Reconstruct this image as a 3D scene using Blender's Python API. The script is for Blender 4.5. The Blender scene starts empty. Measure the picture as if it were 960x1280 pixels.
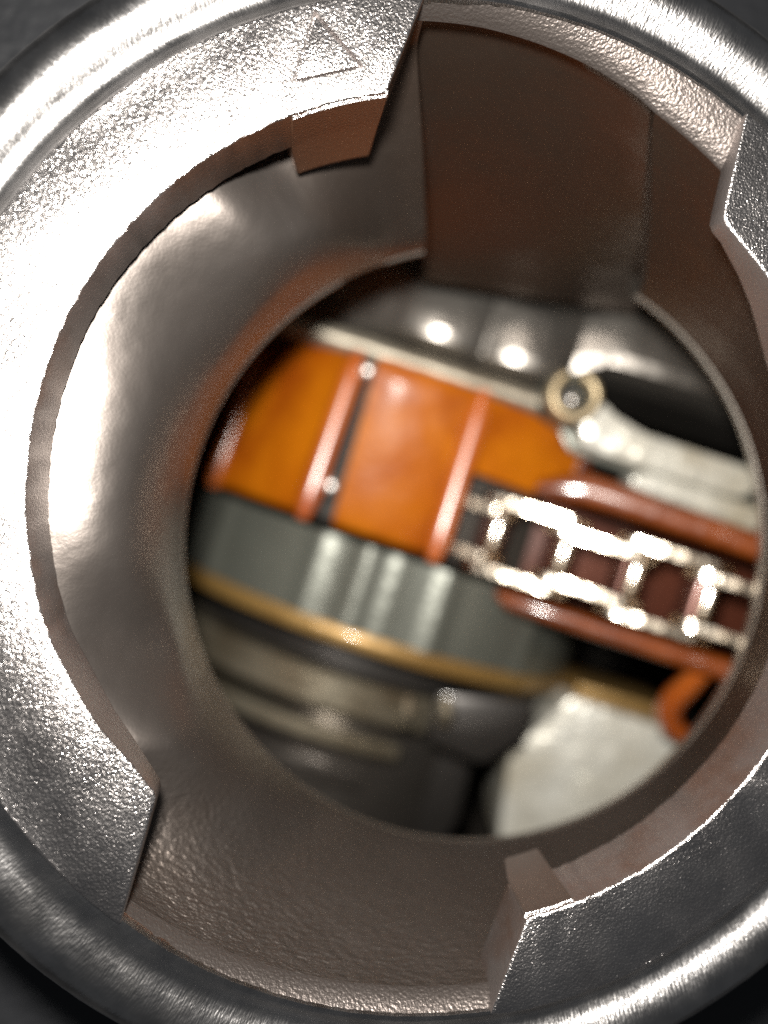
import bpy, bmesh, math, random
from mathutils import Vector, Matrix, noise as mnoise

random.seed(7)
scene = bpy.context.scene
MM = 0.001                      # everything below is written in millimetres

# ------------------------------------------------------------------ camera
# World frame: filler neck axis = +Z, the top of its locking tabs = z 0.
FPX = 1000.0                    # focal length in pixels of the 960 x 1280 photograph
_a, _b = math.radians(7.4), math.radians(-1.7)
N = Vector((math.sin(_a), math.sin(_b), 1.0)).normalized()     # neck axis in camera space
EX = Vector((0, 1, 0)).cross(N).normalized()
EY = N.cross(EX)
CC = Vector((3.22, -0.18, -34.24))                              # neck centre in camera space

def to_world(p):
    d = Vector(p) - CC
    return Vector((EX.dot(d), EY.dot(d), N.dot(d)))

def dir_world(d):
    d = Vector(d)
    return Vector((EX.dot(d), EY.dot(d), N.dot(d)))

cam_data = bpy.data.cameras.new('camera')
cam = bpy.data.objects.new('camera', cam_data)
scene.collection.objects.link(cam)
cam_data.sensor_fit = 'VERTICAL'
cam_data.sensor_height = 36.0
cam_data.lens = FPX / 1280.0 * 36.0
cam_data.clip_start = 0.001
cam_data.clip_end = 5.0
rx, ry, rz = dir_world((1, 0, 0)), dir_world((0, 1, 0)), dir_world((0, 0, 1))
loc = to_world((0, 0, 0)) * MM
cam.matrix_world = Matrix(((rx.x, ry.x, rz.x, loc.x), (rx.y, ry.y, rz.y, loc.y), (rx.z, ry.z, rz.z, loc.z), (0, 0, 0, 1)))
cam_data.dof.use_dof = True
cam_data.dof.focus_distance = 0.0345
cam_data.dof.aperture_fstop = cam_data.lens / 1.65
scene.camera = cam

# ------------------------------------------------------------------ light
world = bpy.data.worlds.new('World')
scene.world = world
world.use_nodes = True
bg = world.node_tree.nodes['Background']
bg.inputs[0].default_value = (0.86, 0.92, 1.0, 1)
bg.inputs[1].default_value = 0.05

fl = bpy.data.lights.new('phone_flash', 'POINT')
fl.energy = 0.33
fl.shadow_soft_size = 0.0022
fl.color = (1.0, 0.95, 0.88)
flash = bpy.data.objects.new('phone_flash', fl)
flash.location = to_world((-2.0, 7.9, 0)) * MM
scene.collection.objects.link(flash)

vs = scene.view_settings
vs.view_transform = 'Standard'
vs.look = 'None'
vs.exposure = 0.0
vs.gamma = 1.0
vs.use_curve_mapping = False
cy = scene.cycles
cy.use_denoising = False      # the fine metal sparkle and the photograph's sensor grain are kept
cy.max_bounces = 10
cy.glossy_bounces = 8
cy.sample_clamp_indirect = 2.5

# ------------------------------------------------------------------ materials
def mat(name, color, metallic=0.0, rough=0.5, var=None, var_scale=150, grain=0.0, grain_scale=3000, grain2=0.0,
        grain2_scale=900, coat=0.0, coat_rough=0.1, rough_var=0.0, aniso=None, ior=1.5, stain=None, stain_amt=0.5, stain_scale=90, spec=0.5, scratch=0.0, deposit_shade=None, wave=0.0, leather=0.0):
    """procedural metal or varnish: colour mottling, cast grain (bump), roughness wear.
    aniso = (radial stretch) stretches the grain along the radius of the neck."""
    m = bpy.data.materials.new(name)
    m.use_nodes = True
    nt = m.node_tree
    b = nt.nodes['Principled BSDF']
    L = nt.links.new
    b.inputs['Metallic'].default_value = metallic
    b.inputs['Roughness'].default_value = rough
    b.inputs['IOR'].default_value = ior
    b.inputs['Specular IOR Level'].default_value = spec
    b.inputs['Coat Weight'].default_value = coat
    b.inputs['Coat Roughness'].default_value = coat_rough
    tc = nt.nodes.new('ShaderNodeTexCoord')
    vec = tc.outputs['Object']
    def noise(scale, detail=3, rough_=0.55, v=None):
        t = nt.nodes.new('ShaderNodeTexNoise')
        t.inputs['Scale'].default_value = scale
        t.inputs['Detail'].default_value = detail
        t.inputs['Roughness'].default_value = rough_
        L(v or vec, t.inputs['Vector'])
        return t.outputs['Fac']
    def ramp(fac, lo, hi, c0, c1):
        r = nt.nodes.new('ShaderNodeValToRGB')
        r.color_ramp.elements[0].position = lo
        r.color_ramp.elements[1].position = hi
        r.color_ramp.elements[0].color = (*c0, 1)
        r.color_ramp.elements[1].color = (*c1, 1)
        L(fac, r.inputs[0])
        return r.outputs[0]
    gvec = vec
    gvec_p = None
    if aniso or scratch:
        # polar coordinates round the neck axis: grain stretched along the radius
        sep = nt.nodes.new('ShaderNodeSeparateXYZ'); L(vec, sep.inputs[0])
        at = nt.nodes.new('ShaderNodeMath'); at.operation = 'ARCTAN2'
        L(sep.outputs[1], at.inputs[0]); L(sep.outputs[0], at.inputs[1])
        mu = nt.nodes.new('ShaderNodeMath'); mu.operation = 'MULTIPLY'; mu.inputs[1].default_value = 0.022
        L(at.outputs[0], mu.inputs[0])
        ln = nt.nodes.new('ShaderNodeVectorMath'); ln.operation = 'LENGTH'; L(vec, ln.inputs[0])
        mr = nt.nodes.new('ShaderNodeMath'); mr.operation = 'MULTIPLY'; mr.inputs[1].default_value = 1.0 / (aniso or 7.0)
        L(ln.outputs['Value'], mr.inputs[0])
        cmb = nt.nodes.new('ShaderNodeCombineXYZ')
        L(mu.outputs[0], cmb.inputs[0]); L(mr.outputs[0], cmb.inputs[1])
        gvec_p = cmb.outputs[0]
        if aniso: gvec = gvec_p
    col = None
    if var:
        col = ramp(noise(var_scale, 4), 0.32, 0.68, color, var)
    if stain:
        mx = nt.nodes.new('ShaderNodeMix'); mx.data_type = 'RGBA'
        f = ramp(noise(stain_scale, 5, 0.6), 0.62 - 0.3 * stain_amt, 0.80 - 0.3 * stain_amt, (0, 0, 0), (1, 1, 1))
        L(f, mx.inputs['Factor'])
        if col: L(col, mx.inputs['A'])
        else: mx.inputs['A'].default_value = (*color, 1)
        mx.inputs['B'].default_value = (*stain, 1)
        col = mx.outputs['Result']
    if deposit_shade:
        # ragged brown oil film; on the bore its spread also paints in darkness
        dcol, ddir, lo, hi, rag = deposit_shade
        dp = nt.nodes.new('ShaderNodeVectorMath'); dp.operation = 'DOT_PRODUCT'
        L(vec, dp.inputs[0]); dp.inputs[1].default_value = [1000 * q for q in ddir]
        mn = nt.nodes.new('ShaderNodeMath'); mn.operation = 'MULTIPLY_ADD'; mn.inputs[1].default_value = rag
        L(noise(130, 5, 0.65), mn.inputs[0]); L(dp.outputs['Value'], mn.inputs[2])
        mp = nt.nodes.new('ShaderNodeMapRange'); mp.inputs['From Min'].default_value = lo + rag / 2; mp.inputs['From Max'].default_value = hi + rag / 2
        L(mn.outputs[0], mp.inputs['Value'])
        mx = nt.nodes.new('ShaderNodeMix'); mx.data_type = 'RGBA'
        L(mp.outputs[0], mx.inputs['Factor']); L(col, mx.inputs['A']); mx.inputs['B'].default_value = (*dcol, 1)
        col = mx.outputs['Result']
    if col: L(col, b.inputs['Base Color'])
    else: b.inputs['Base Color'].default_value = (*color, 1)
    if rough_var:
        r = ramp(noise(var_scale * 1.7, 4), 0.3, 0.7, (max(rough - rough_var, 0.02),) * 3, (min(rough + rough_var, 1),) * 3)
        L(r, b.inputs['Roughness'])
    nrm = None
    for amt, sc in ((grain2, grain2_scale), (grain, grain_scale)):
        if amt <= 0: continue
        bp = nt.nodes.new('ShaderNodeBump')
        bp.inputs['Strength'].default_value = min(amt, 1.0)
        bp.inputs['Distance'].default_value = 0.7 / sc * max(1.0, amt)
        L(noise(sc, 2, 0.5, gvec), bp.inputs['Height'])
        if nrm: L(nrm, bp.inputs['Normal'])
        nrm = bp.outputs[0]
    if wave:
        bp = nt.nodes.new('ShaderNodeBump'); bp.inputs['Strength'].default_value = wave; bp.inputs['Distance'].default_value = 0.0012
        L(noise(210, 3, 0.5), bp.inputs['Height'])
        if nrm: L(nrm, bp.inputs['Normal'])
        nrm = bp.outputs[0]
    if leather:
        # rough as-cast skin on the lower side of the bore only
        sep2 = nt.nodes.new('ShaderNodeSeparateXYZ'); L(vec, sep2.inputs[0])
        mk = nt.nodes.new('ShaderNodeMapRange'); mk.inputs['From Min'].default_value = -0.010; mk.inputs['From Max'].default_value = -0.018
        L(sep2.outputs[1], mk.inputs['Value'])
        mh = nt.nodes.new('ShaderNodeMath'); mh.operation = 'MULTIPLY'
        mpn = nt.nodes.new('ShaderNodeMapping'); mpn.inputs['Scale'].default_value = (0.55, 1.0, 1.5)
        L(vec, mpn.inputs[0])
        L(noise(3000, 3, 0.6, mpn.outputs[0]), mh.inputs[0]); L(mk.outputs[0], mh.inputs[1])
        bp = nt.nodes.new('ShaderNodeBump'); bp.inputs['Strength'].default_value = leather; bp.inputs['Distance'].default_value = 0.0003
        L(mh.outputs[0], bp.inputs['Height'])
        if nrm: L(nrm, bp.inputs['Normal'])
        nrm = bp.outputs[0]
    if scratch:
        # short dings and scratches along the radius, in patches
        f1 = ramp(noise(4200, 1, 0.4, gvec_p), 0.69, 0.76, (0, 0, 0), (1, 1, 1))
        f2 = ramp(noise(420, 3, 0.6), 0.46, 0.62, (0, 0, 0), (1, 1, 1))
        mm2 = nt.nodes.new('ShaderNodeMath'); mm2.operation = 'MULTIPLY'
        L(f1, mm2.inputs[0]); L(f2, mm2.inputs[1])
        bp = nt.nodes.new('ShaderNodeBump'); bp.inputs['Strength'].default_value = scratch; bp.inputs['Distance'].default_value = 0.00012; bp.invert = True
        L(mm2.outputs[0], bp.inputs['Height'])
        if nrm: L(nrm, bp.inputs['Normal'])
        nrm = bp.outputs[0]
    if nrm: L(nrm, b.inputs['Normal'])
    return m

M = {}
M['cast'] = mat('cast_aluminium', (0.66, 0.63, 0.62), 1.0, 0.27, var=(0.54, 0.51, 0.50), var_scale=300, grain=0.75, grain_scale=11500, grain2=0.08, grain2_scale=4200, rough_var=0.03, scratch=0.25)
M['collar'] = mat('brushed_collar', (0.53, 0.52, 0.52), 1.0, 0.27, var=(0.40, 0.39, 0.385), var_scale=400, grain=0.55, grain_scale=11000, aniso=4.0, rough_var=0.04)
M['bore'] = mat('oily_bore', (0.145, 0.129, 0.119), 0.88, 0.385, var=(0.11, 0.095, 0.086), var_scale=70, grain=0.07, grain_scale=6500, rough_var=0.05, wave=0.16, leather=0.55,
                stain=(0.10, 0.08, 0.068), stain_amt=0.28, stain_scale=60, deposit_shade=((0.075, 0.054, 0.042), (0.84, 0.54, 0), 3.0, 11.0, 9.0))  # brown varnish; towards the lower right it stands in for dark reflections
M['ledge'] = mat('matt_ledge', (0.115, 0.10, 0.093), 0.8, 0.40, var=(0.10, 0.086, 0.079), grain=0.5, grain_scale=7000)
M['lip'] = mat('machined_lip', (0.40, 0.37, 0.33), 0.95, 0.34, grain=0.1)
M['lug'] = mat('lug_side', (0.145, 0.122, 0.108), 0.75, 0.38, var=(0.105, 0.082, 0.07), var_scale=220, grain=0.4, grain_scale=9000)
M['tabside'] = mat('oil_stained_side', (0.205, 0.182, 0.175), 0.75, 0.36, var=(0.17, 0.146, 0.138), var_scale=220, grain=0.5, grain_scale=9000, stain=(0.14, 0.08, 0.055), stain_amt=0.3, stain_scale=130, deposit_shade=((0.125, 0.062, 0.036), (-0.27, 0.96, 0), 15.6, 17.4, 2.6))
M['amber'] = mat('amber_varnish', (0.33, 0.095, 0.0018), 0.0, 0.42, var=(0.24, 0.054, 0.0012), var_scale=140, coat=0.07, coat_rough=0.14, spec=0.15, grain=0.12, grain_scale=420, stain=(0.17, 0.03, 0.0015), stain_amt=0.32, stain_scale=160)
M['amber_gloss'] = mat('polished_amber_varnish', (0.36, 0.085, 0.008), 0.0, 0.35, var=(0.26, 0.05, 0.005), var_scale=120, coat=1.0, coat_rough=0.25, spec=0.8)
M['amber_red'] = mat('red_amber_varnish', (0.17, 0.038, 0.004), 0.0, 0.4, var=(0.08, 0.015, 0.0025), var_scale=260, spec=0.2, coat=1.0, coat_rough=0.13, grain=0.15, grain_scale=600)
M['brown'] = mat('burnt_oil_brown', (0.09, 0.025, 0.012), 0.2, 0.4, var=(0.05, 0.014, 0.008), spec=0.3)
M['steel_grey'] = mat('grey_steel', (0.125, 0.132, 0.113), 0.5, 0.34, var=(0.105, 0.11, 0.094), grain=0.08, grain_scale=900, coat=0.2, coat_rough=0.2)
M['gold'] = mat('gold_film', (0.29, 0.18, 0.06), 0.45, 0.44, var=(0.17, 0.095, 0.025), coat=0.3, grain=0.1, grain_scale=900)
M['chain'] = mat('chain_steel', (0.80, 0.74, 0.64), 1.0, 0.18, var=(0.64, 0.50, 0.33), grain=0.12, grain_scale=900, stain=(0.42, 0.2, 0.06), stain_amt=0.3, stain_scale=260)
M['polished'] = mat('polished_steel', (0.85, 0.82, 0.78), 1.0, 0.42)
M['roller'] = mat('chain_roller', (0.075, 0.025, 0.016), 0.6, 0.3, var=(0.035, 0.011, 0.007), var_scale=300, coat=0.4)
M['pale'] = mat('pale_machined', (0.30, 0.27, 0.205), 0.8, 0.34, var=(0.17, 0.14, 0.095), var_scale=180, grain=0.1, grain_scale=800, stain=(0.14, 0.08, 0.035), stain_amt=0.35)
M['cream'] = mat('cream_machined', (0.34, 0.31, 0.25), 0.6, 0.45, var=(0.16, 0.135, 0.10), var_scale=200)
M['ring'] = mat('dull_brass', (0.50, 0.42, 0.28), 0.7, 0.42, var=(0.32, 0.24, 0.13), var_scale=220)
M['white'] = mat('bright_machined', (0.62, 0.62, 0.57), 0.3, 0.34, var=(0.42, 0.39, 0.31), var_scale=150, grain=0.3, grain_scale=420, stain=(0.30, 0.24, 0.14), stain_amt=0.3, stain_scale=120, coat=0.4)
M['dark_metal'] = mat('dark_oily_metal', (0.11, 0.10, 0.09), 0.8, 0.33, var=(0.07, 0.062, 0.055), grain=0.08, grain_scale=600, coat=0.2)
M['wall'] = mat('housing_metal', (0.22, 0.206, 0.187), 0.9, 0.33, var=(0.15, 0.138, 0.125), var_scale=120, grain=0.08, grain_scale=600)
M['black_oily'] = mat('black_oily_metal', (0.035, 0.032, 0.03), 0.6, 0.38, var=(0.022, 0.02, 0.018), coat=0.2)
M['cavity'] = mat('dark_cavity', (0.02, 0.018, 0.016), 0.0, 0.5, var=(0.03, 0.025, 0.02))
M['cover'] = mat('black_cover', (0.012, 0.013, 0.015), 0.0, 0.55, var=(0.02, 0.021, 0.024), grain=0.3, grain_scale=1200)

# ------------------------------------------------------------------ helpers
def tag(o, label=None, cat=None, group=None, kind=None):
    if label: o['label'] = label
    if cat: o['category'] = cat
    if group: o['group'] = group
    if kind: o['kind'] = kind
    return o

def origin(o):
    p = Vector((0, 0, 0))
    while o is not None:
        p += Vector(o.location); o = o.parent
    return p

def thing(name, label, cat, loc=(0, 0, 0), group=None):
    o = bpy.data.objects.new(name, None)
    o.empty_display_size = 0.005
    o.location = Vector(loc) * MM
    scene.collection.objects.link(o)
    return tag(o, label, cat, group)

def build(name, bm, m, parent=None, smooth=True, angle=35, mats=None):
    """bmesh in world millimetres -> one mesh object (child of parent)."""
    off = origin(parent) if parent else Vector((0, 0, 0))
    for v in bm.verts: v.co = v.co * MM - off
    bmesh.ops.recalc_face_normals(bm, faces=bm.faces)
    me = bpy.data.meshes.new(name)
    bm.to_mesh(me); bm.free()
    for mm_ in (mats or [m]): me.materials.append(mm_)
    if smooth:
        me.polygons.foreach_set('use_smooth', [True] * len(me.polygons))
        me.set_sharp_from_angle(angle=math.radians(angle))
    o = bpy.data.objects.new(name, me)
    scene.collection.objects.link(o)
    if parent: o.parent = parent
    return o

def grid(bm, rows, close_u=False, close_v=False, flip=False):
    """rows: list of lists of Vectors -> quad sheet"""
    vs_ = [[bm.verts.new(p) for p in r] for r in rows]
    nr, nc = len(vs_), len(vs_[0])
    for i in range(nr if close_u else nr - 1):
        for j in range(nc if close_v else nc - 1):
            q = [vs_[i][j], vs_[i][(j + 1) % nc], vs_[(i + 1) % nr][(j + 1) % nc], vs_[(i + 1) % nr][j]]
            if len(set(q)) == 4: bm.faces.new(q)
    return vs_

def polar(r, deg, z):
    t = math.radians(deg)
    return Vector((r * math.cos(t), r * math.sin(t), z))

def lathe(profile, a0=0, a1=360, steps=180, closed_profile=False, wob=0.0):
    bm = bmesh.new()
    full = abs(a1 - a0) >= 359.9
    rows = []
    for i in range(steps if full else steps + 1):
        a = a0 + (a1 - a0) * i / steps
        rows.append([polar(r + random.uniform(-wob, wob), a, z) for r, z in profile])
    grid(bm, rows, close_u=full, close_v=closed_profile)
    return bm

def prism(outline, z0, z1, bev=0.0, seg=2, slope=None):
    """outline: list of (x, y) -> closed solid between z0 and z1"""
    bm = bmesh.new()
    lo = [bm.verts.new((x, y, z0)) for x, y in outline]
    hi = [bm.verts.new((x, y, z1)) for x, y in outline]
    k = len(outline)
    bm.faces.new(hi); bm.faces.new(lo[::-1])
    for i in range(k):
        bm.faces.new((lo[i], lo[(i + 1) % k], hi[(i + 1) % k], hi[i]))
    bmesh.ops.recalc_face_normals(bm, faces=bm.faces)
    if bev:
        es = [e for e in bm.edges if len(e.link_faces) == 2 and e.calc_face_angle(0) > 0.5]
        bmesh.ops.bevel(bm, geom=es, offset=bev, segments=seg, affect='EDGES', profile=0.6)
    return bm

def xy_on(px, py, z):
    """point of the horizontal plane z seen at photo pixel (px, py)"""
    R = Vector(((px - 480) / FPX, -(py - 640) / FPX, -1))
    o = CC + N * z
    return to_world(R * (o.dot(N) / R.dot(N)))

# ------------------------------------------------------------------ setting: cover outside, cavity inside
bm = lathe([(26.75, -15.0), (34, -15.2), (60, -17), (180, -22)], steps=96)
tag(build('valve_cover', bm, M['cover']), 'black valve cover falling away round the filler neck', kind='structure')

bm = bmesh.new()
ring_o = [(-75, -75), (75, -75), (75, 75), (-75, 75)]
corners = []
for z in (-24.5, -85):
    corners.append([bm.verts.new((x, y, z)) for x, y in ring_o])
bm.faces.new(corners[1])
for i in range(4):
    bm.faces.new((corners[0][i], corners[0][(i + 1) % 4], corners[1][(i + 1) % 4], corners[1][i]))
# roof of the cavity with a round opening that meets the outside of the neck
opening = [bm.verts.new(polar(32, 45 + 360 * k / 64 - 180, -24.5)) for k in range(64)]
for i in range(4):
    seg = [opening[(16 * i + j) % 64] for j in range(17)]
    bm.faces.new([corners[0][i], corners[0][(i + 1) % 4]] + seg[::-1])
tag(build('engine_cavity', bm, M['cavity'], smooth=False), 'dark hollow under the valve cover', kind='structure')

# ------------------------------------------------------------------ oil filler neck
neck = thing('oil_filler_neck', 'cast metal oil filler neck with two locking tabs, filling the frame', 'filler neck', (0, 0, -15))

# collar: rounded ring outside the tabs
prof = [(21.75, -1.6), (21.78, -0.55), (21.92, -0.25), (22.15, -0.28), (22.4, -0.60), (22.75, -0.84), (23.15, -0.80), (23.5, -0.52), (23.85, -0.26), (24.2, -0.10), (24.6, -0.04),
        (25.0, -0.12), (25.45, -0.36), (25.85, -0.74), (26.2, -1.25), (26.5, -1.95), (26.7, -2.9), (26.78, -3.9), (26.8, -6), (26.8, -15.2), (31.9, -24.4)]
bm = bmesh.new()
rows = []
for i in range(360):
    k_ = 1 - 0.6 * math.exp(-((i - 226) / 30.0) ** 2)     # groove flattened low on the left to dull the collar's highlights
    row = []
    for r, z in prof:
        if 22.2 < r < 24.5: z = -0.06 + (z + 0.06) * k_ - (1 - k_) * 0.10 * (r - 22)
        elif 24.5 < r < 26.4: z = z - (1 - k_) * 0.25 * (r - 24) * (26.6 - r) / 1.4
        row.append(polar(r + random.uniform(-0.012, 0.012), i, z + random.uniform(-0.006, 0.006)))
    rows.append(row)
grid(bm, rows, close_u=True)
build('collar', bm, M['collar'], neck, angle=60)

# bore: its mouth follows what the two openings between the tabs show, below it a funnel narrows to an off-centre hole
mouth = [(-180, 21.7), (-160, 21.7), (-137, 21.7), (-129.1, 21.6), (-121.6, 21.5), (-115.1, 21.4), (-107.2, 21.3), (-97.9, 21.25), (-87.9, 21.3), (-75, 21.5), (-40, 21.7), (0, 21.7), (25, 21.2),
         (42, 20.1), (50.4, 20.07), (56.6, 20.22), (63.2, 20.42), (65.9, 20.65), (72.9, 21.0), (80.3, 21.25), (87.2, 21.45), (93.8, 21.55), (110, 21.7), (150, 21.7), (180, 21.7)]
def interp(tab, x):
    for (x0, y0), (x1, y1) in zip(tab, tab[1:]):
        if x0 <= x <= x1:
            return y0 + (y1 - y0) * (x - x0) / (x1 - x0)
    return tab[-1][1]
HC, HR, HZ = Vector((4.95, -2.33, 0)), 18.15, -14.0
amap = [(-180, -180), (63.2, 59.0), (93.8, 102.9), (180, 180)]
chan_a, chan_b = xy_on(530, 352, -24), xy_on(795, 392, -24)

def bore_column(th, chan, ns=36):
    r0 = interp(mouth, th)
    ph = interp(amap, th)
    T = polar(r0, th, -1.25)
    if chan:
        k = (th - 63.2) / (93.8 - 63.2)
        E = chan_b.lerp(chan_a, k)
        mid = T + polar(0.9, th, -1.4)
        out = []
        for i in range(ns + 1):
            s = i / ns
            if s < 0.12: out.append(T.lerp(mid, s / 0.12))
            else: out.append(mid.lerp(E, (s - 0.12) / 0.88))
        return out
    B = HC + polar(HR, ph, HZ)
    hd = polar(1.0, ph, 0)
    span = (T - B).xy.length
    sh = min(1.0, max(0.0, (span - 2.0) / 5.0))          # how much of a shoulder there is room for
    dip = math.exp(-(((th % 360) - 195) / 9.5) ** 2)       # steepened low on the left, shaped to go dark like a shadow
    nf = max(0.0, min(1.0, (th + 152) / 30, (-76 - th) / 10))   # lower opening: no upright part, the wall slopes from the mouth
    nf = max(nf, max(0.0, min(1.0, (th - 34) / 8)) if th < 64 else 0.0)     # same beside the channel
    z1 = -3.05 * (1 - nf) - 1.4 * nf                     # foot of the upright part
    sh *= 1 - nf
    if th > 90:
        x_ = max(0.0, min(1.0, (th - 96) / 24)); sh *= x_ * x_ * (3 - 2 * x_)
    x_ = max(0.0, min(1.0, (128 - th) / 13)) if th > 90 else 0.0
    drop = 1.9 * x_ * x_ * (3 - 2 * x_)                   # the wall sinks away below the stop lug
    f18 = max(0.0, min(0.6, 3.75 / max(span, 0.01)))
    dip += 0.7 * math.exp(-((th - 140) / 15) ** 2)
    stations = ((0.05 * f18 / 0.44, -3.1, 0.08), (0.95 * f18, -3.32, 0.36), (f18 + (1 - f18) * 0.42, -3.62 - 1.9 * dip, 0.62), (f18 + (1 - f18) * 0.78, -5.0 - 2.6 * dip, 0.84), (1.0, -9.2, 0.95))
    ctrl = [T, Vector((T.x, T.y, z1))]
    for n_, (f_, zz, l_) in enumerate(stations):
        fl_ = (0.08, 0.42, 0.70, 0.93, 1.0)[n_]
        q_ = T.lerp(B, f_ * sh + fl_ * (1 - sh))
        tilt_ = 0.05 * max(-3, min(6, q_.y)) if 0 < n_ < 4 else 0.0
        q_.z = (zz - drop * (1, 1, 1, 0.6, 0.2)[n_] - tilt_) * sh + (z1 + (HZ - z1) * l_) * (1 - sh)
        ctrl.append(q_)
    ctrl.append(B)
    # smooth curve through the stations (quadratic B-spline, ends fixed)
    pts = []
    k = len(ctrl)
    for q in range(k - 2):
        p0 = ctrl[q] if q == 0 else (ctrl[q] + ctrl[q + 1]) / 2
        p2 = ctrl[q + 2] if q == k - 3 else (ctrl[q + 1] + ctrl[q + 2]) / 2
        p1 = ctrl[q + 1]
        m_ = 6
        for t_ in range(m_ + (1 if q == k - 3 else 0)):
            t = t_ / m_
            pts.append(p0 * (1 - t) ** 2 + p1 * 2 * t * (1 - t) + p2 * t * t)
    return pts
angs = []
th = -180.0
while th < 179.99:
    angs.append(th); th += 1.5
for brk in (63.2, 93.8):
    angs = [a for a in angs if abs(a - brk) > 0.7] + [brk - 0.06, brk + 0.06]
angs.sort()
bm = bmesh.new()
rows = [bore_column(a, 63.2 < a < 93.8) for a in angs]
grid(bm, rows, close_u=True)
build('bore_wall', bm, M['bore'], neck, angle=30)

# narrow machined edge round the hole, broken where the channel runs through
bm = bmesh.new()
rows = []
for i in range(181):
    ph = 102.9 + (360 - 43.9) * i / 180
    t = polar(1, ph, 0)
    def P(r, z): return HC + t * r + Vector((0, 0, z))
    e_ = max(math.exp(-(((ph - 120) % 360 if ph < 300 else 180) / 30.0) ** 2) if ph > 110 else 1.0, math.exp(-((ph - 400) / 34.0) ** 2))   # the edge is worn round elsewhere
    e_ = 0.25 + 0.75 * e_
    rows.append([P(HR + 0.05, HZ + 0.05), P(HR - 0.10 * e_, HZ - 0.0), P(HR - 0.17 * e_, HZ - 0.12), P(HR + 0.06 - 0.14 * e_, HZ - 0.4), P(HR + 0.6, HZ - 1.6), P(HR + 8, HZ - 10.0)])
grid(bm, rows)
build('hole_edge', bm, M['lip'], neck, angle=50)

# ledge between collar and bore mouth, seen in the two openings
bm = bmesh.new()
rows = []
for i in range(240):
    a = -180 + 1.5 * i
    rows.append([polar(21.9, a, -0.34), polar((21.9 + interp(mouth, a)) / 2, a, -0.66), polar(interp(mouth, a) + 0.05, a, -1.12), polar(interp(mouth, a) - 0.02, a, -1.32)])
grid(bm, rows, close_u=True)
build('ledge', bm, M['ledge'], neck, angle=50)

# locking tabs: two, half a turn apart
def tab_outline(rot):
    pts = [xy_on(531, -12, 0).xy, xy_on(484, 115, 0).xy]
    pts[0] = Vector((-1.55, 21.9))
    a = 101.5
    while a < 198:
        r = 17.95 - 0.45 * max(0, (a - 150) / 48)
        pts.append(polar(r + random.uniform(-0.022, 0.022), a, 0).xy); a += 0.8
    if rot == 0:
        for px, py in ((105, 880), (125, 910), (165, 955), (186, 981), (193, 989), (195, 998), (191, 1014)):
            pts.append(xy_on(px, py, 0).xy)
        end = -130.0
    else:
        for px, py in ((975, 366), (950, 332), (918, 292), (908, 280), (905, 270), (907, 256)):
            pts.append(-xy_on(px, py, 0).xy)
        end = -125.7
    pts.append(polar(22.0, end, 0).xy)
    a = 358.0 + end
    while a > 96:
        pts.append(polar(22.05, a, 0).xy); a -= 2.0
    return [(p[0], p[1]) for p in pts]

def rotated(pts, deg):
    c, s = math.cos(math.radians(deg)), math.sin(math.radians(deg))
    return [(x * c - y * s, x * s + y * c) for x, y in pts]

def lug_solid(rot, depth, a0, a1):
    bm = bmesh.new()
    rows = []
    # narrower towards the bottom, its lower face leaning in towards the axis
    for z, ri, da in ((-0.10, 18.06, 0.0), (-0.20, 17.88, 0.05), (-2.3, 17.83, 0.35), (-3.3, 17.80, 0.5), (-depth + 0.3, 17.40, 1.3), (-depth, 17.62, 1.9)):
        ring = []
        for k in range(7):
            ring.append(polar(ri, rot + a0 + da + (a1 - da * 0.4 - a0 - da) * k / 6, z))
        for k in range(6, -1, -1):
            ring.append(polar(18.6 if z > -2.0 else 21.6, rot + a0 + da + (a1 - da * 0.4 - a0 - da) * k / 6, z))
        rows.append(ring)
    v = grid(bm, rows, close_v=True)
    bm.faces.new(v[0]); bm.faces.new(v[-1])
    bmesh.ops.recalc_face_normals(bm, faces=bm.faces)
    es = [e for e in bm.edges if len(e.link_faces) == 2 and e.calc_face_angle(0) > 0.6]
    bmesh.ops.bevel(bm, geom=es, offset=0.06, segments=2, affect='EDGES')
    return bm

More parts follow.
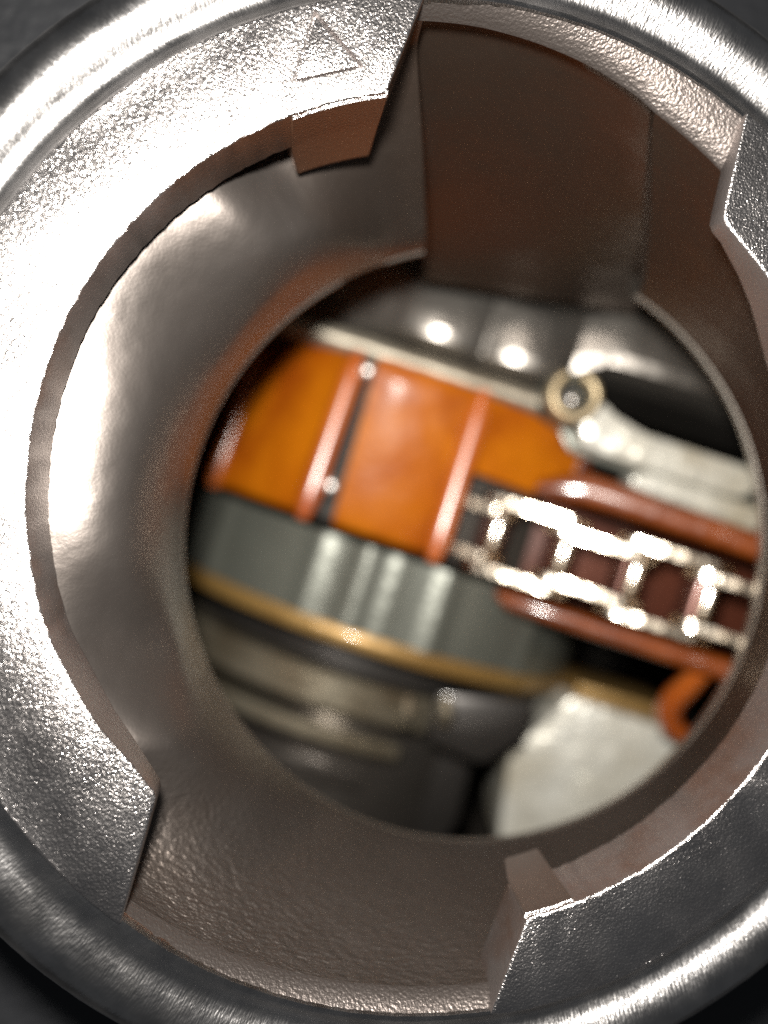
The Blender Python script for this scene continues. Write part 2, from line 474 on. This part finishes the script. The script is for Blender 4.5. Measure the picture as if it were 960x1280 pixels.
for rot in (0, 180):
    bm = prism(rotated(tab_outline(rot), rot), -3.2, 0.0, bev=0.13, seg=3)
    for v in bm.verts:                      # the underside rises towards the plain end
        if v.co.z < -1.0:
            an = (math.degrees(math.atan2(v.co.y, v.co.x)) - rot) % 360
            k_ = max(0.0, min(1.0, (an - 207) / 17))
            v.co.z = v.co.z * (1 - 0.62 * k_)
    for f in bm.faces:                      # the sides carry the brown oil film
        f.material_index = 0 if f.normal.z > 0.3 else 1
    for v in bm.verts:                      # slightly uneven, as cast
        v.co += mnoise.noise_vector(v.co * 2.3) * 0.02 + mnoise.noise_vector(v.co * 7.0) * 0.03
    o = build('locking_tab', bm, None, neck, angle=45, mats=[M['cast'], M['tabside']])
    o['label'] = 'bright grainy tab with raised arrow' if rot == 0 else 'dark tab opposite the arrow'
    lb = lug_solid(rot, 5.3 if rot == 0 else 4.7, 99.9, 113.5 if rot == 0 else 107.5)
    for f in lb.faces:                      # its top edge is rubbed bare like the tab's
        f.material_index = 1 if f.normal.z > 0.3 and f.calc_center_median().z > -1 else 0
    build('stop_lug', lb, None, o, angle=40, mats=[M['tabside' if rot == 0 else 'lug'], M['cast']])
    if rot == 0:
        tri = [xy_on(x, y, 0.0).xy for x, y in ((393, 12), (364, 104), (457, 84))]
        cut = build('arrow_cutter', prism([(p[0], p[1]) for p in tri], -0.45, 0.5), M['cast'], neck, smooth=False)
        md = o.modifiers.new('cut', 'BOOLEAN'); md.object = cut; md.operation = 'DIFFERENCE'; md.solver = 'EXACT'
        bpy.context.view_layer.update()
        ev = o.evaluated_get(bpy.context.evaluated_depsgraph_get())
        me2 = bpy.data.meshes.new_from_object(ev)
        o.modifiers.clear(); o.data = me2
        me2.set_sharp_from_angle(angle=math.radians(40))
        tc_ = Vector((sum(p[0] for p in tri) / 3, sum(p[1] for p in tri) / 3, 0))
        for pg in me2.polygons:             # the walls of the sunk mark are bare metal like the face
            c_ = Vector(pg.center) / MM + origin(neck) / MM
            if (c_.xy - tc_.xy).length < 2.2 and c_.z > -0.6: pg.material_index = 0
        bpy.data.objects.remove(cut)
        cx_, cy_ = sum(p[0] for p in tri) / 3, sum(p[1] for p in tri) / 3
        bmt = prism([(cx_ + (p[0] - cx_) * 0.86, cy_ + (p[1] - cy_) * 0.86) for p in tri], -0.46, -0.02, bev=0.09, seg=2)
        build('arrow_mark', bmt, M['cast'], o, angle=40)

# ------------------------------------------------------------------ inside: frame of the cam drive
# u runs along the chain, v along the camshaft, w up towards the opening
T18 = math.radians(18)
U = Vector((math.cos(T18), -math.sin(T18), 0)); V = Vector((math.sin(T18), math.cos(T18), 0)); W = Vector((0, 0, 1))
OC = Vector((1.2, 0.0, -60.0))
def I(u, v, w): return to_world(OC + U * u + V * v + W * w)

def drum_point(u0, R, phi, v):
    p = math.radians(phi)
    return u0 + R * math.sin(p), v, -21.0 + R * math.cos(p)

def drum_shell(u0, rfun, phi0, phi1, vs_, thick=2.5, steps=60, vfun=None):
    """closed curved slab on the drum: outer surface rfun(phi, v), between the v values"""
    bm = bmesh.new()
    rows = []
    for i in range(steps + 1):
        ph = phi0 + (phi1 - phi0) * i / steps
        col = []
        vv = vfun(ph) if vfun else vs_
        for v in vv: col.append(I(*drum_point(u0, rfun(ph, v), ph, v)))
        for v in reversed(vv): col.append(I(*drum_point(u0, rfun(ph, v) - thick, ph, v)))
        rows.append(col)
    v = grid(bm, rows, close_v=True)
    bm.faces.new(v[0]); bm.faces.new(v[-1])
    return bm

def round_bar(pts, rad, seg=12, caps=True, taper=None):
    """tube with hemispherical-ish ends through interior-frame points"""
    bm = bmesh.new()
    P = [I(*p) for p in pts]
    n_ = len(P)
    rows = []
    for i, p in enumerate(P):
        d = (P[min(i + 1, n_ - 1)] - P[max(i - 1, 0)]).normalized()
        a = d.orthogonal().normalized() if i == 0 else (a - d * a.dot(d)).normalized()
        b_ = d.cross(a)
        r = rad[i] if isinstance(rad, (list, tuple)) else rad
        rows.append([p + (a * math.cos(2 * math.pi * k / seg) + b_ * math.sin(2 * math.pi * k / seg)) * r for k in range(seg)])
    v = grid(bm, rows, close_v=True)
    if caps:
        bm.faces.new(v[0]); bm.faces.new(v[-1])
    return bm

def slab(outline_uv, w0, w1, bev=0.2, tilt=(0, 0)):
    """outline in (u, v), between w0 and w1 (top), optionally tilted along u, v"""
    bm = prism(outline_uv, w0, w1, bev=bev)
    for v in bm.verts:
        u_, v_, w_ = v.co
        v.co = I(u_, v_, w_ + tilt[0] * u_ + tilt[1] * v_)
    return bm

# --- amber ribbed drum
U0 = 0.4
drum = thing('ribbed_drum', 'glossy amber varnished drum with lengthwise ribs, left of the chain', 'drum', I(U0, 3, -36))
ribs = [-50.3, -20.8, 8.5, 37.5]
def panel_r(c, half):
    def f(ph, v):
        x = (ph - c) / half
        return 20.75 - 0.35 * (1 - min(1, x * x)) + 0.25 * max(0, (abs(x) - 0.75)) * 2
    return f
v_lo, v_hi = -2.5, 10.6
vs_full = [v_lo, v_lo + 0.25, v_lo + 0.8, 0, 3, 6, 9, v_hi - 0.6, v_hi]
def ramped(ph, v):
    # this panel leans like a ratchet tooth and tapers, shaped to turn flash glare away
    return 21.2 - 1.3 * (ph + 14.4) / 21.8 + 0.12 * (v - 4)
def rounded(f, lo, hi):
    def g(ph, v):
        d = min(v - lo, hi - v)
        return f(ph, v) - 0.35 * max(0, 1 - d / 0.6) ** 2
    return g
for (p0, p1, full) in ((-49.5, -22.3, True), (-14.4, 7.4, True), (9.5, 36.8, False), (-85, -51.2, True)):
    c, h = (p0 + p1) / 2, (p1 - p0) / 2
    fn = panel_r(c, h) if p0 != -14.4 else ramped
    if full:
        bm = drum_shell(U0, rounded(fn, v_lo, v_hi), p0, p1, vs_full, steps=40)
    else:
        bm = drum_shell(U0, fn, p0, p1, None, steps=40, vfun=lambda ph: [4.6 + (10.4 - 4.6) * k / 8 - 0.06 * max(0, ph - 20) * (k / 8) for k in range(9)])
    build('panel', bm, M['amber'], drum, angle=50)
for ph in ribs:
    pts = []
    lo, hi = (v_lo - 0.3, v_hi + 0.2) if ph < 30 else (4.6, 9.4)
    R = 20.5
    rads = []
    for k in range(15):
        v = lo + (hi - lo) * k / 14
        pts.append(drum_point(U0, R - 0.05 * (v - 4), ph, v)); e = min(k, 14 - k); rads.append((0.5, 0.78, 0.92)[min(e, 2)])
    build('rib', round_bar(pts, rads, 16), M['amber_red'] if ph > 30 else M['amber_gloss'], drum, angle=60)
# dark core that closes the slit beside the second rib and the left-over gaps
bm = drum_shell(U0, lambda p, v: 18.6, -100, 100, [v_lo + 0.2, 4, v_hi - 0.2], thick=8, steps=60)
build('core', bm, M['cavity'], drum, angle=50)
# bright screw head at the lower end of the slit
for v, ph in ((0.3, -17.6), (9.6, -17.7)):
    bm = bmesh.new(); bmesh.ops.create_uvsphere(bm, u_segments=16, v_segments=10, radius=0.78)
    p = I(*drum_point(U0, 20.1, ph, v))
    for q in bm.verts: q.co += p
    build('screw_head', bm, M['polished'], drum)

# --- grey fluted drum with a gold rim behind it on the same shaft
phaser = thing('fluted_drum', 'dull grey steel drum with fluted side and gold rim, under the amber drum', 'drum', I(U0, -7, -36))
def flute(ph, v):
    r = 20.1
    for c, a, w_ in ((-15.5, 0.34, 2.4), (-4.6, 0.5, 3.2), (2.6, 0.16, 2.0), (14, 0.5, 2.6), (-44, .3, 2.5), (40, .3, 2.5)):
        r += a * math.exp(-((ph - c) / w_) ** 2)
    return r
build('barrel', drum_shell(U0, flute, -100, 100, [-9.6, -9.3, -8, -6, -4.5, -3.5, -3.2], thick=6, steps=200), M['steel_grey'], phaser, angle=60)
build('rim', drum_shell(U0, lambda p, v: 20.4 - 0.3 * abs(v + 10.3) / 0.7, -100, 100, [-11.0, -10.8, -10.3, -9.85, -9.62], thick=6, steps=120), M['gold'], phaser, angle=60)
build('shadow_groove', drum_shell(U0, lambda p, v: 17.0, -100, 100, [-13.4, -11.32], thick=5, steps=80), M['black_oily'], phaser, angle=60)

# --- camshaft flanges below
shaft = thing('camshaft_flange', 'pale worn camshaft flanges under the gold rim', 'camshaft', I(U0, -17, -36))
def disc(rad, chamfer, v0, v1, end):
    return drum_shell(U0 - 1.5, lambda p, v: rad - chamfer * max(0, 1 - min(v - v0, v1 - v) / 0.35), -100, end, [v0, v0 + 0.35, (v0 + v1) / 2, v1 - 0.35, v1], thick=5, steps=110)
for rad, v0, v1, m_, end in ((18.2, -16.6, -13.7, 'pale', 28), (17.1, -19.6, -18.3, 'pale', 25), (15.4, -23.2, -21.6, 'dark_metal', 20)):
    build('flange', disc(rad, 0.25, v0, v1, end), M[m_], shaft, angle=20)
build('journal', drum_shell(U0, lambda p, v: 14.6, -100, 100, [-30, -17, -16.7], thick=6, steps=80), M['dark_metal'], shaft, angle=50)
for u_, v_ in ((5.4, -14.6), (8.2, -13.6)):
    build('dowel', round_bar([(u_ - 0.25, v_ + 0.9, -2.6), (u_, v_, -2.1), (u_ + 0.25, v_ - 1.0, -2.6)], [0.55, 0.75, 0.55], 14), M['pale'], shaft)
block = thing('bearing_cap', 'dark oily bearing cap right of the camshaft flange', 'bearing cap', I(11, -16, -14))
build('cap_body', slab([(7.2, -12.6), (15.2, -10.8), (15.0, -14.2), (12.6, -17.2), (7.6, -16.8)], -14, -3.2, bev=0.9), M['black_oily'], block, angle=40)
build('cap_foot', slab([(2, -17.6), (13.0, -17.6), (13.6, -24), (12, -30), (-8, -30), (-6, -24)], -18, -10.0, bev=1.2), M['black_oily'], block, angle=40)

# --- machined pad, lower right
pad = thing('machined_pad', 'off-white machined pad with golden edge at lower right', 'machined pad', I(20, -15, -20))
build('pad_face', slab([(19.2, -10.6), (28.6, -10.4), (32, -14), (30, -24), (21, -28), (17.4, -25), (15.8, -17.2)], -20, -9.0, bev=0.5, tilt=(0.05, 0.10)), M['white'], pad, angle=40)
build('golden_edge', slab([(19.4, -10.55), (28.8, -10.3), (29.0, -8.9), (19.6, -9.3)], -20, -9.6, bev=0.4, tilt=(0.05, 0.10)), M['gold'], pad, angle=40)
build('rib', slab([(22.0, -17.0), (23.2, -16.6), (26.2, -22.4), (24.8, -23.2)], -12, -8.3, bev=0.4, tilt=(0.05, 0.10)), M['white'], pad, angle=40)

# --- chain guide rails
guide = thing('chain_guide', 'reddish amber chain guide with a rail along each side of the chain', 'chain guide', I(18, 0, -8))
def rail(pts, name):
    """pts: (u, v_low, v_high, w_top) stations -> rounded rail"""
    bm = bmesh.new(); rows = []
    for u_, a, b_, w_ in pts:
        c, h = (a + b_) / 2, (b_ - a) / 2
        ring = []
        for k in range(20):
            t = 2 * math.pi * k / 20
            cx, sx = math.cos(t), math.sin(t)
            ring.append(I(u_, c + h * math.copysign(abs(cx) ** 0.6, cx), w_ - 1.6 + 1.6 * math.copysign(abs(sx) ** 0.6, sx)))
        rows.append(ring)
    v = grid(bm, rows, close_v=True)
    bm.faces.new(v[0]); bm.faces.new(v[-1])
    return build(name, bm, M['amber_red'], guide, angle=50)
rail([(9.5, 4.6, 5.6, -1.5), (11, 4.6, 6.6, -0.9), (13, 4.75, 7.4, -0.5), (15, 4.8, 7.3, 0.0), (18, 4.8, 7.0, 0.8), (22, 4.7, 6.8, 1.8), (26, 4.55, 6.6, 2.8), (31, 4.3, 6.4, 4.0)], 'rail')
rail([(9.0, -3.9, -3.3, -1.3), (10, -4.6, -3.1, -0.8), (14, -4.6, -3.05, 0.0), (18, -4.55, -2.95, 0.9), (22, -4.5, -2.85, 1.8), (26, -4.5, -2.7, 2.7), (31, -4.5, -2.6, 3.9)], 'rail')
build('bed', slab([(6, -2.8), (31, -2.6), (31, 4.3), (6, 4.5)], -8.9, -6.0, bev=0.3, tilt=(0.02, 0)), M['brown'], guide, angle=40)
build('hook', round_bar([(25.0, -4.2, 0.6), (25.0, -5.4, -0.6), (24.8, -6.9, -2.0), (24.9, -8.2, -3.0), (25.8, -9.4, -3.6), (27.4, -10.0, -4.0)], [0.8, 0.9, 1.0, 1.05, 0.95, 0.7], 16), M['amber_gloss'], guide, angle=60)

# --- timing chain
chain = thing('timing_chain', 'bright steel roller chain running right between the amber rails', 'chain', I(18, 0.5, -4))
PITCH = 5.23
STEP = 5.05
def plate_mesh(length, half_h, thick):
    """figure-eight link plate standing on edge, local: x along the chain, y across, z up"""
    bm = bmesh.new()
    prof_ = []
    h = length / 2
    for k in range(13):
        t = -math.pi / 2 + math.pi * k / 12
        prof_.append((h + half_h * math.cos(t), half_h * math.sin(t)))
    prof_.append((0, half_h * 0.97))
    for k in range(13):
        t = math.pi / 2 + math.pi * k / 12
        prof_.append((-h + half_h * math.cos(t), half_h * math.sin(t)))
    prof_.append((0, -half_h * 0.97))
    f = [bm.verts.new((x, -thick / 2, z)) for x, z in prof_]
    b_ = [bm.verts.new((x, thick / 2, z)) for x, z in prof_]
    bm.faces.new(f); bm.faces.new(b_[::-1])
    for i in range(len(f)):
        j = (i + 1) % len(f); bm.faces.new((f[i], f[j], b_[j], b_[i]))
    bmesh.ops.recalc_face_normals(bm, faces=bm.faces)
    es = [e for e in bm.edges if e.calc_face_angle(0) > 1.0]
    bmesh.ops.bevel(bm, geom=es, offset=0.09, segments=2, affect='EDGES')
    return bm
def cyl_mesh(r, length, seg=20):
    bm = bmesh.new()
    rows = []
    for y, rr in ((-length / 2, r * 0.85), (-length / 2 + 0.12, r), (length / 2 - 0.12, r), (length / 2, r * 0.85)):
        rows.append([Vector((rr * math.cos(2 * math.pi * k / seg), y, rr * math.sin(2 * math.pi * k / seg))) for k in range(seg)])
    v = grid(bm, rows, close_v=True); bm.faces.new(v[0]); bm.faces.new(v[-1])
    return bm
def local_mesh(name, bm, m):
    bmesh.ops.recalc_face_normals(bm, faces=bm.faces)
    for v in bm.verts: v.co = v.co * MM
    me = bpy.data.meshes.new(name); bm.to_mesh(me); bm.free(); me.materials.append(m)
    me.polygons.foreach_set('use_smooth', [True] * len(me.polygons)); me.set_sharp_from_angle(angle=math.radians(40))
    return me
pm_out = local_mesh('link_plate', plate_mesh(PITCH, 1.75, 0.62), M['chain'])
pm_in = local_mesh('link_plate', plate_mesh(PITCH, 1.75, 0.62), M['chain'])
rm = local_mesh('roller', cyl_mesh(1.25, 3.1), M['roller'])
pn = local_mesh('pin', cyl_mesh(0.6, 5.9), M['chain'])
uw, vw, ww = dir_world(U), dir_world(V), dir_world(W)
def put(name, me, u_, v_, w_, pitch_=0.0):
    o = bpy.data.objects.new(name, me); scene.collection.objects.link(o); o.parent = chain
    cu = (uw * math.cos(pitch_) + ww * math.sin(pitch_)); cw = (ww * math.cos(pitch_) - uw * math.sin(pitch_))
    p = I(u_, v_, w_) * MM - Vector(chain.location)
    o.matrix_local = Matrix(((cu.x, vw.x, cw.x, p.x), (cu.y, vw.y, cw.y, p.y), (cu.z, vw.z, cw.z, p.z), (0, 0, 0, 1)))
    return o
V0 = 0.55
def chain_w(u_): return -1.95 + 0.27 * (u_ - 8)
for k in range(6):
    u_ = 2.4 + STEP * k
    if k:
        put('roller', rm, u_, V0, chain_w(u_) - 0.55)
        put('pin', pn, u_, V0, chain_w(u_) + 1.2)
    um = u_ + STEP / 2
    sl = math.atan2(chain_w(u_ + STEP) - chain_w(u_), STEP)
    off = 2.65 if k % 2 else 1.85
    for s in (-1, 1):
        put('link_plate', pm_out if k % 2 else pm_in, um, V0 + s * off, chain_w(um) - (0.55 if k == 0 else 0), sl + (0.15 if k == 0 else 0))

# --- housing wall above the drum
wall = thing('housing_wall', 'dark ribbed housing wall with pale lower lip above the amber drum', 'housing wall', I(0, 13, -20))
bm = bmesh.new(); rows = []
for i in range(241):
    u_ = -26 + 60 * i / 240
    bul = 0
    for c, a, hw in ((-22.5, 1.6, 4.0), (-15.2, 1.2, 3.4), (-8.3, 1.3, 3.5), (-1.2, 1.05, 3.6), (5.9, 1.05, 3.5), (17.6, 1.5, 8.2), (30, 1.6, 4.2)):
        x_ = (u_ - c) / hw
        if abs(x_) < 1: bul = max(bul, a * (1 - x_ * x_))
    if u_ < -4.75: bul = -0.5 * (-4.75 - u_)
    row = []
    for k, (v_, w_) in enumerate(((11.2, -14), (11.3, -6.5), (11.5, -4.6), (12.0, -3.6), (12.6, -3.05), (13.4, -2.9), (14.6, -2.82), (17, -2.95), (20, -4.2), (26, -6.0), (36, -9))):
        f = (0, 0, 0.4, 0.75, 1, 1, 0.85, 0.6, 0.35, 0.15, 0)[k]
        dv = 1.2 if u_ < 8 else 1.2 + min(1, (u_ - 8) / 4) * 2.3
        row.append(I(u_, v_ + dv, w_ + 0.75 * bul * f))
    rows.append(row)
grid(bm, rows)
build('wall_face', bm, M['wall'], wall, angle=12)
bm = bmesh.new(); rows = []
for i in range(60):
    u_ = -16 + 24.0 * i / 59
    j = 0.16 * mnoise.noise(Vector((u_ * 0.9, 3.3, 0)))
    rows.append([I(u_, 10.7, -7), I(u_, 10.75 + j, -2.9), I(u_, 11.2 + j, -2.4), I(u_, 12.0, -2.5), I(u_, 12.5, -3.2), I(u_, 12.5, -7)])
v = grid(bm, rows, close_v=True); bm.faces.new(v[0]); bm.faces.new(v[-1])
build('lip', bm, M['cream'], wall, angle=60)

# --- split spring pin in the end of a pale lever
pin = thing('spring_pin', 'small golden split ring pin standing at the head of the pale lever', 'pin', I(9.7, 12.3, -4))
bm = bmesh.new(); rows = []
for i in range(41):
    a = math.radians(130 + 320 * i / 40)
    ring = []
    for k in range(12):
        t = 2 * math.pi * k / 12
        rr = 1.62 + 0.42 * math.cos(t)
        ring.append(I(9.7 + rr * math.cos(a), 12.3 + rr * math.sin(a), 0.2 + 0.55 * math.sin(t) - (1.6 if math.sin(t) < -0.5 else 0)))
    rows.append(ring)
v = grid(bm, rows, close_v=True); bm.faces.new(v[0]); bm.faces.new(v[-1])
build('ring', bm, M['ring'], pin, angle=60)
bm = bmesh.new(); bmesh.ops.create_uvsphere(bm, u_segments=16, v_segments=10, radius=0.5)
p = I(9.8, 12.1, -0.9)
for q in bm.verts: q.co += p
build('glint_ball', bm, M['polished'], pin)  # added only to give the bright glint inside the ring

lever = thing('lever', 'pale cast lever of two bars right of the golden pin', 'lever', I(17, 10, -6))
build('upper_bar', slab([(10.8, 11.6), (11.6, 9.2), (14, 8.9), (24.5, 9.0), (25.6, 10.0), (24.8, 11.6), (16, 11.6), (13.5, 12.2), (12.0, 13.0)], -5, -0.9, bev=0.7), M['white'], lever, angle=50)
build('web', slab([(9.6, 10.2), (11.2, 8.6), (27, 8.0), (27, 9.4), (12, 10.4)], -6, -2.4, bev=0.4), M['steel_grey'], lever, angle=50)
build('lower_bar', slab([(16.4, 7.4), (26.8, 6.9), (27.6, 8.4), (26, 9.0), (17.6, 9.0), (16.2, 8.4)], -6, -1.9, bev=0.6), M['white'], lever, angle=50)
bm = bmesh.new(); rows = []
for k in range(32):
    a = 2 * math.pi * k / 32
    rows.append([I(9.7 + r_ * math.cos(a), 12.3 + r_ * math.sin(a), w_) for r_, w_ in ((2.15, -6), (2.15, -1.5), (1.95, -1.1), (1.5, -1.0), (1.3, -1.3), (1.3, -6))])
grid(bm, rows, close_u=True, close_v=True)
build('head', bm, M['steel_grey'], lever, angle=40)
build('head_hole_shade', round_bar([(9.7, 12.3, -6), (9.7, 12.3, -3.2)], [1.24, 1.24], 20), M['cavity'], lever, angle=40)  # solid dark plug, its colour stands in for shade inside the hole
